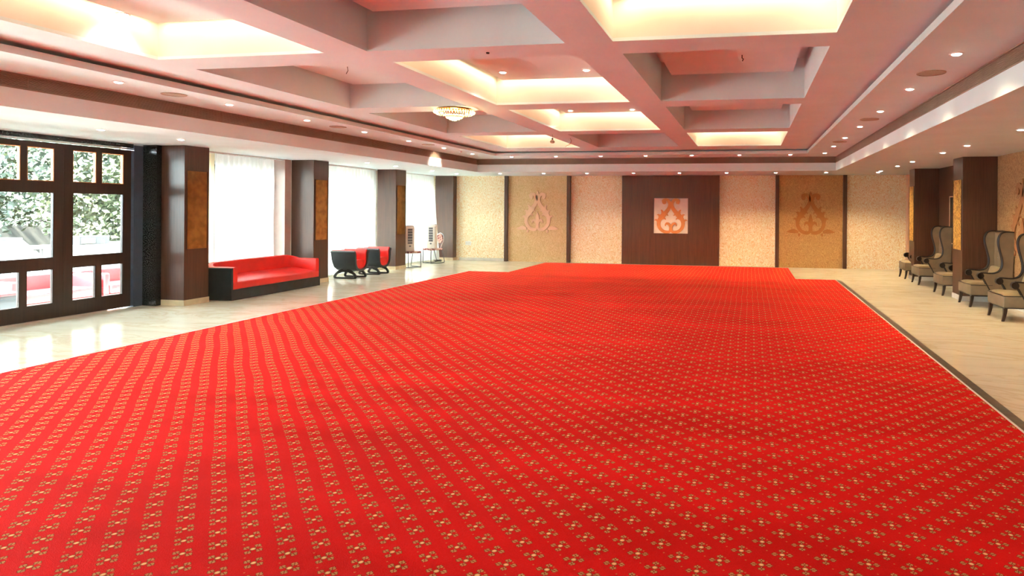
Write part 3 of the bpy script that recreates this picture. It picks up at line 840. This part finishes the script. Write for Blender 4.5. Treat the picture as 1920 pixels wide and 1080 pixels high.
# ------------------------------------------------------------------ tub armchairs (open side faces the hall)
def tub():
    t = thing('tub_armchair', 'black and red tub armchair nearer the long sofa', 'armchair', (-8.88, 13.36, 0), 0, 'black and red tub armchairs')
    outer = smooth_path([(-.29, .60), (-.262, .54), (-.255, .42), (-.235, .30), (-.18, .21), (-.09, .168), (0, .155)], 4)
    def mirror(p): return p + [(-u, z) for u, z in p[-2::-1]]
    def off(p, d):
        o = []
        for i, (u, z) in enumerate(p):
            a, b_ = p[max(0, i - 1)], p[min(len(p) - 1, i + 1)]
            tx, tz = b_[0] - a[0], b_[1] - a[1]; l = math.hypot(tx, tz) or 1
            o.append((u - tz / l * d, z + tx / l * d))
        return o
    O = mirror(outer)
    def rear(z, x): return x + .11 * max(0, (.56 - z) / .42) ** 2
    def shell(c0, c1, xr, xf, name, material):
        m = MB(); n = len(c0)
        for xx, s in ((xr, 0), (xf, 1)): pass
        A = [(rear(z, xr), u, z) for u, z in c0] + [(rear(z, xr), u, z) for u, z in c1][::-1]
        B_ = [(xf + .018 * math.sin(3 * z), u, z) for u, z in c0] + [(xf + .018 * math.sin(3 * z), u, z) for u, z in c1][::-1]
        k = len(A)
        fs = [(i, (i + 1) % k, k + (i + 1) % k, k + i) for i in range(k)]
        for i in range(n - 1):
            fs.append((i + 1, i, k - 1 - i, k - 2 - i)); fs.append((k + i, k + i + 1, 2 * k - 2 - i, 2 * k - 1 - i))
        m.add(A + B_, fs)
        return m.build(name, material, t, smooth=True)
    c1 = off(O, .048)
    c2 = off(O, .082)
    shell(O, c1, -.30, .275, 'outer_shell', M['blackleather'])
    shell(c1, c2, -.29, .25, 'lining', M['redleather'])
    # seat fills the lower part of the U
    def width_at(z): return min(abs(u) for u, zz in c2[:len(c2) // 2] if abs(zz - z) < .03) if any(abs(zz - z) < .03 for u, zz in c2[:len(c2) // 2]) else .15
    low = [(u, z) for u, z in c2 if z < .385]
    top = [(low[-1][0], .392), (low[-1][0] * .5, .41), (0, .414), (low[0][0] * .5, .41), (low[0][0], .392)]
    MB().prism([(u, z) for u, z in low] + top, -.20, .25, 'x').build('seat', M['redleather'], t, smooth=True)
    allc = [(u, z) for u, z in c2 if z < .60]
    MB().prism(allc + [(allc[-1][0], .605), (0, .618), (allc[0][0], .605)], -.285, -.20, 'x').build('backrest', M['redleather'], t, smooth=True)
    MB().prism([(u, z) for u, z in c1], -.298, -.286, 'x').build('back_shell', M['blackleather'], t)
    for s in (-1, 1):
        m = MB(); y = s * .19
        def bar(pts, th=.034):
            pp = smooth_path(pts, 4)
            rings = []
            for i, (x, z, wd) in enumerate(pp):
                a, b_ = pp[max(0, i - 1)], pp[min(len(pp) - 1, i + 1)]
                tx, tz = b_[0] - a[0], b_[1] - a[1]; l = math.hypot(tx, tz) or 1
                nx, nz = -tz / l * wd / 2, tx / l * wd / 2
                rings.append([(x + nx, y - th / 2, z + nz), (x + nx, y + th / 2, z + nz), (x - nx, y + th / 2, z - nz), (x - nx, y - th / 2, z - nz)])
            m.loft(rings)
        bar([(-.26, .016, .03), (0, .016, .03), (.27, .016, .03)])
        bar([(-.25, .02, .05), (-.245, .06, .045), (-.20, .115, .045), (-.12, .16, .07), (-.05, .19, .05)])
        bar([(.26, .02, .05), (.255, .06, .045), (.21, .115, .045), (.13, .16, .07), (.06, .19, .05)])
        bar([(-.14, .165, .05), (0, .172, .05), (.15, .165, .05)])
        m.build('sled_leg', M['blackwood'], t)
    m = MB().box(-.02, .02, -.18, .18, .13, .16).build('stretcher', M['blackwood'], t)
    return t
tb = tub()
dup(tb, (-8.86, 14.27, 0), label='black and red tub armchair farther from the long sofa')

# ------------------------------------------------------------------ banquet chairs with air coolers
def banquet(loc, rz, label, back=True):
    t = thing('banquet_chair', label, 'chair', loc, rz, 'tube-framed banquet chairs')
    MB().rbox(-.20, .20, -.20, .20, .375, .43, .018).build('seat', M['fabric'], t, smooth=True)
    for s in (-1, 1):
        x = s * .19
        MB().tube(smooth_path([(x, -.185, .375), (x, -.19, .20), (x, -.19, .03), (x, -.17, .012), (x, 0, .012), (x, .22, .012), (x, .26, .03), (x, .25, .12), (x, .18, .375)], 4), .010, 8).build('leg_frame', M['tube'], t, smooth=True)
    MB().tube([(-.19, -.19, .013), (.19, -.19, .013)], .009, 8).build('front_rail', M['tube'], t)
    MB().tube(smooth_path([(-.10, .19, .40), (-.12, .22, .52), (-.155, .25, .66), (-.13, .26, .80), (0, .265, .86), (.13, .26, .80), (.155, .25, .66), (.12, .22, .52), (.10, .19, .40)], 5), .010, 8).build('back_hoop', M['alu'], t, smooth=True)
    m = MB(); rings = []
    for y, r in ((.235, .10), (.228, .128), (.24, .138), (.262, .138), (.275, .12)):
        rings.append([(r * math.cos(2 * PI * k / 20), y, .705 + r * 1.05 * math.sin(2 * PI * k / 20)) for k in range(20)])
    m.loft(rings); m.build('back_pad', M['fabric'], t, smooth=True)
    return t
banquet((-8.93, 16.12, 0), math.radians(62), 'banquet chair half hidden behind the third pillar, under a cooler')
banquet((-8.98, 17.46, 0), math.radians(-28), 'banquet chair with round back by the corner pillar, under a cooler')
def cooler(loc, rz, tilt, label):
    t = thing('tower_air_cooler', label, 'air cooler', loc, rz, 'tower air coolers')
    def P(x, y, z): return (x, y + tilt * z, z)
    def bx(x0, x1, y0, y1, z0, z1, r=0):
        m = MB().rbox(x0, x1, y0, y1, z0, z1, .012) if r else MB().box(x0, x1, y0, y1, z0, z1)
        m.v = [P(*p) for p in m.v]; return m
    bx(-.115, .115, -.10, .10, 0, .66, 1).build('body', M['plasticw'], t, smooth=True)
    bx(-.105, .105, -.09, .09, .66, .69, 1).build('top_cap', M['white'], t, smooth=True)
    bx(-.06, .06, -.104, -.10, .20, .60).build('grille_recess', M['plasticg'], t)
    for k in range(11):
        z = .215 + .036 * k
        o = bx(-.058, .058, -.110, -.104, z, z + .010).build('louvre', M['plasticw'] if k % 2 else M['greyout'], t)
    bx(-.025, .025, -.106, -.10, .12, .16).build('control_panel', M['plasticg'], t)
    return t
cooler((-8.93, 16.05, .431), math.radians(40), .0, 'ivory tower air cooler standing on the chair behind the third pillar')
cooler((-8.95, 17.36, .431), math.radians(6), .0, 'white tower air cooler on the round-backed chair by the corner pillar')
m = MB()
pts = []
for k in range(60):
    a = k * .55
    pts.append((-9.05 + (.09 + .04 * math.sin(k * .7)) * math.cos(a), 17.9 + .06 * math.sin(a + .3 * math.sin(k)), .012 + .0008 * k))
m.tube(pts, .007, 6)
tag(m.build('cable_coil', M['cable'], smooth=True), 'dark coil of cable on the marble beside the corner pillar', 'cable')

# ------------------------------------------------------------------ wing chairs (local front is -Y)
def wing_chair(loc, label):
    t = thing('wing_chair', label, 'armchair', loc, -PI / 2, 'taupe high-backed wing chairs')
    # side profile in (d, z), d = distance from the seat front
    side = smooth_path([(.335, .205), (.315, .26), (.275, .34), (.235, .42), (.205, .475), (.185, .50), (.17, .535), (.165, .575)], 3)
    top = smooth_path([(.165, .578), (.22, .578), (.30, .572), (.38, .578), (.445, .61), (.485, .68), (.49, .78), (.465, .90), (.435, 1.02), (.425, 1.12), (.445, 1.20), (.485, 1.245), (.55, 1.262), (.655, 1.258)], 3)
    back = [(.66, 1.25), (.655, .8), (.64, .45), (.62, .205)]
    prof = side + top[1:] + back
    for s in (-1, 1):
        x0, x1 = sorted((s * .275, s * .325))
        m = MB()
        rings = []
        for x in (x0, x1):
            rings.append([(x + s * .03 * max(0, (z - .6)) , d, z) for d, z in prof])
        m.loft(rings); sw_ = m.build('side_wing', M['taupe'], t, smooth=True)
        for xx in (x0 + .002, x1 - .002):
            MB().tube([(xx + s * .03 * max(0, (z - .6)), d - .004, z) for d, z in side + top[1:] + [(.66, 1.25)]], .011, 6).build('piping', M['piping'], sw_, smooth=True)
        sc = MB(); n = 18
        rr = [[(x, .155 + .052 * math.cos(2 * PI * k / n), .528 + .052 * math.sin(2 * PI * k / n)) for k in range(n)] for x in (x0 - .008, x1 + .008)]
        sc.loft(rr); sc.build('arm_scroll', M['piping'], sw_, smooth=True)
    # seat box, cushion top
    m = MB().rbox(-.325, .325, .0, .34, .205, .37, .014); m.rbox(-.272, .272, .30, .62, .205, .36, .01)
    m.build('seat_box', M['taupe'], t, smooth=True)
    m = MB()
    gx, gy = 12, 10; vs = []
    for j in range(gy + 1):
        for i in range(gx + 1):
            u, v = i / gx, j / gy
            e_ = min(1, 6 * min(u, 1 - u)) * min(1, 6 * min(v + .02, 1 - v))
            vs.append((-.318 + .636 * u if v < .6 else -.27 + .54 * u, .006 + .53 * v, .371 + .038 * math.sqrt(max(0, e_)) + .005 * math.sin(9 * u + 5 * v)))
    m.add(vs, [(j * (gx + 1) + i, j * (gx + 1) + i + 1, (j + 1) * (gx + 1) + i + 1, (j + 1) * (gx + 1) + i) for j in range(gy) for i in range(gx)])
    sc_ = m.build('seat_cushion', M['taupe_light'], t, smooth=True)
    MB().tube([(-.322, .34, .372), (-.322, .004, .372), (.322, .004, .372), (.322, .34, .372)], .005, 6).build('piping', M['piping'], sc_)
    # back
    m = MB(); vs = []; gx, gy = 12, 20
    for j in range(gy + 1):
        for i in range(gx + 1):
            u, v = i / gx, j / gy
            z = .39 + .845 * v
            tuft = .014 * abs(math.cos(u * PI * 2)) * (.6 + .4 * abs(math.cos(v * PI * 4)))
            vs.append((-.285 + .57 * u, .565 - tuft + .03 * v, z))
    n0 = (gx + 1) * (gy + 1)
    m.add(vs, [(j * (gx + 1) + i, j * (gx + 1) + i + 1, (j + 1) * (gx + 1) + i + 1, (j + 1) * (gx + 1) + i) for j in range(gy) for i in range(gx)])
    m.box(-.28, .28, .605, .652, .36, 1.25)
    bk_ = m.build('backrest', M['taupe'], t, smooth=True)
    MB().tube([(-.28, .60, 1.255), (0, .60, 1.268), (.28, .60, 1.255)], .011, 6).build('piping', M['piping'], bk_)
    for x in (-.14, 0, .14):
        for z in (.80, .92, 1.04):
            if x == 0: z += .0
            MB().lathe([(.001, -.008), (.009, -.006), (.012, 0), (.009, .006), (.001, .008)], (x, .567 + .03 * (z - .39) / .845 - .006, z), 10).build('crystal_button', M['crystal'], bk_, smooth=True)
    m = MB().rbox(-.24, .24, .40, .50, .405, .66, .035)
    m.v = [(x, y + (z - .40) * .32, z + .006 * math.sin(20 * x)) for x, y, z in m.v]
    m.build('lumbar_cushion', M['taupe_light'], t, smooth=True)
    MB().box(-.31, .31, .02, .60, .19, .206).build('seat_rail', M['darkleg'], t)
    for s in (-1, 1):
        for d, sw in ((.035, -1), (.575, 1)):
            rings = []
            for k in range(7):
                v = k / 6; z = .192 * (1 - v); hw = .026 - .010 * v
                off_ = (-.012 + .035 * (v - .35) ** 2 * 2) * -sw * -1
                cx, cy = s * .285 , d + (.03 * v * v) * sw
                rings.append([(cx - hw, cy - hw, z), (cx + hw, cy - hw, z), (cx + hw, cy + hw, z), (cx - hw, cy + hw, z)])
            MB().loft(rings).build('leg', M['darkleg'], t, smooth=False)
    return t
wl = ['nearest taupe wing chair, partly cut by the picture edge', 'taupe wing chair standing just before the nearer brown pillar', 'taupe wing chair mostly hidden behind the nearer brown pillar',
      'taupe wing chair standing just before the farther brown pillar', 'farthest taupe wing chair, mostly hidden behind the farther pillar']
wc = wing_chair((3.635, 10.57, 0), wl[0])
for y, l in zip((12.0, 13.45, 15.22, 16.46), wl[1:]):
    dup(wc, (3.635 if y < 13 else 3.60, y, 0), label=l)

# ------------------------------------------------------------------ outside the glass doors
MB().box(-13.4, XW - .15, -2, 24, -.30, -.15).build('ground', M['terrace'], kind='structure')
MB().box(-70, -13.4, -20, 60, -.75, -.60).build('lawn', M['lawn'], kind='structure')
def out_sofa(y0, y1, label):
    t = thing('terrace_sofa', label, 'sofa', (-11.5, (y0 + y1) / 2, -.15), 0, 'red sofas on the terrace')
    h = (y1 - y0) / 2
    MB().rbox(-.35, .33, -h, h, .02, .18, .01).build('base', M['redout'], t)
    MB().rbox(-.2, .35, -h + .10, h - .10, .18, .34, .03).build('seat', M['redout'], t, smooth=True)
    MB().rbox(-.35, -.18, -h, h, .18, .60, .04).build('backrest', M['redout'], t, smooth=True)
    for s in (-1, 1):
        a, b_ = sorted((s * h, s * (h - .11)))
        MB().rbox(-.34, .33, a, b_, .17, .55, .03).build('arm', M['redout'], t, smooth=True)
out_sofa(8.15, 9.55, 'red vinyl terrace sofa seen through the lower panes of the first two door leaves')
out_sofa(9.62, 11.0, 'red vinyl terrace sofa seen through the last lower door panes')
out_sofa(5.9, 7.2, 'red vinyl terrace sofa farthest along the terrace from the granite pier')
tt = thing('terrace_table', 'low grey boxy table outside the first glass leaf', 'table', (-11.0, 7.75, -.15))
MB().rbox(-.25, .25, -.28, .28, .40, .44, .008).build('top', M['redout'], tt)
MB().rbox(-.23, .23, -.26, .26, 0, .40, .008).build('body', M['greyout'], tt)
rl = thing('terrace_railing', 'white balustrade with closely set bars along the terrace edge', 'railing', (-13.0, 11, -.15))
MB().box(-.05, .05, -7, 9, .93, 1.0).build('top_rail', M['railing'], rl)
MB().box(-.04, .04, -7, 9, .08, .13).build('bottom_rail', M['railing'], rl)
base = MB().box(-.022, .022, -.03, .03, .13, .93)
bb = None
for k in range(100):
    y = -6.92 + .16 * k
    if bb is None: bb = base.build('baluster', M['railing'], rl); bb.location = (0, y, 0)
    else:
        o = bb.copy(); COL.objects.link(o); o.location = (0, y, 0)
for y in (-6.9, -3, 1, 5, 8.9):
    MB().box(-.09, .09, y - .09, y + .09, 0, 1.08).build('post', M['railing'], rl)
tag(MB().box(-12.85, -12.55, 9.9, 11.35, -.15, .84).build('planter_wall', M['railing']), 'low white wall block on the terrace behind the red sofas', 'wall')
ac = thing('condenser_unit', 'grey outdoor air conditioner unit on the low white wall', 'air conditioner', (-12.7, 10.62, .84))
MB().rbox(-.14, .14, -.30, .30, 0, .16, .01).build('case', M['greyout'], ac)
MB().box(.14, .15, -.26, .0, .03, .13).build('fan_grille', M['railing'], ac)
car = thing('car', 'silver parked car beyond the white balustrade', 'car', (-17.5, 11.7, -.6), math.radians(12))
bodyp = [(-2.1, .25), (-2.15, .6), (-1.9, .78), (-1.0, .88), (1.5, .90), (2.05, .78), (2.12, .3)]
MB().prism([(y, z) for y, z in bodyp], -.85, .85, 'x').build('body', M['carpaint'], car)
cab = MB(); cab.loft([[(-.80, -1.0, .88), (.80, -1.0, .88), (.80, 1.3, .90), (-.80, 1.3, .90)], [(-.62, -.35, 1.38), (.62, -.35, 1.38), (.62, .85, 1.40), (-.62, .85, 1.40)]])
cab.build('windows', M['carglass'], car)
MB().rbox(-.63, .63, -.38, .88, 1.37, 1.42, .015).build('roof', M['carpaint'], car)
for x in (-.80, .80):
    for y in (-1.35, 1.3):
        n = 20
        MB().loft([[(x + dx, y + .32 * math.cos(2 * PI * k / n), .32 + .32 * math.sin(2 * PI * k / n)) for k in range(n)] for dx in (-.1, .1)]).build('wheel', M['tyre'], car)
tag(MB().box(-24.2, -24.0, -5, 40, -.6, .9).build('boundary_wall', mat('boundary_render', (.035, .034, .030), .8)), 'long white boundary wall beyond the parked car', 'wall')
def tree(x, y, h, r, leaf_m, label, n=2600, trunk=.22):
    t = thing('tree', label, 'tree', (x, y, -.6), 0, 'trees beyond the terrace')
    rnd = random.Random(int(x * 31 + y * 7))
    tr = MB().tube(smooth_path([(0, 0, 0), (.1, .05, h * .25), (-.05, .1, h * .5), (.1, -.05, h * .8)], 4), [trunk * (1 - .6 * k / 12) for k in range(13)], 10)
    for k in range(5):
        a = rnd.random() * 6.28
        z = h * (.3 + .1 * k)
        tr.tube([(0, 0, z), (r * .35 * math.cos(a), r * .35 * math.sin(a), z + h * .1), (r * .7 * math.cos(a), r * .7 * math.sin(a), z + h * .22)], [trunk * .4, trunk * .25, trunk * .1], 6)
    tr.build('trunk', M['bark'], t, smooth=True)
    cl = [((rnd.random() - .5) * 1.5 * r, (rnd.random() - .5) * 1.7 * r, h * (.22 + .72 * rnd.random()), r * (.28 + .25 * rnd.random())) for _ in range(26)]
    m = MB()
    vs, fs = [], []
    for k in range(n * 4):
        cx, cy, cz, cr = cl[k % len(cl)]
        th, ph = rnd.random() * 6.283, math.acos(2 * rnd.random() - 1)
        q = cr * (.75 + .3 * rnd.random())
        p = Vector((cx + q * math.sin(ph) * math.cos(th), cy + q * math.sin(ph) * math.sin(th), cz + q * .8 * math.cos(ph)))
        s_ = .045 + .06 * rnd.random()
        u = Vector((rnd.random() - .5, rnd.random() - .5, rnd.random() - .5)).normalized()
        w_ = u.orthogonal().normalized() * s_ * .6
        u = u * s_
        o = len(vs)
        vs += [tuple(p - u), tuple(p + w_), tuple(p + u), tuple(p - w_)]
        fs.append((o, o + 1, o + 2, o + 3))
    m.add(vs, fs)
    m.build('foliage', M[leaf_m], t, kind='stuff')
tree(-19, 17.5, 6.5, 3.4, 'leafb', 'bushy lime green tree seen through the last door leaf', 5200)
tree(-21, 13.2, 7.5, 3.2, 'leafc', 'grey green tree with a thick pale trunk beyond the boundary wall', 4000, .42)
tree(-26, 20, 8.5, 4.5, 'leafa', 'tall green tree behind the bushy lime tree', 5200)
tree(-27, 14.5, 8.5, 4.2, 'leafb', 'tall airy tree behind the one with the thick trunk', 3600)
tree(-30, 25.5, 9, 5, 'leafc', 'distant grey green tree at the far end of the grounds', 4600)
tree(-20, 22.5, 7, 3.6, 'leafa', 'dense green tree beside the sofa window view', 4200)
tree(-29, 9, 9, 4.5, 'leafa', 'broad green tree above the parked car', 3600)
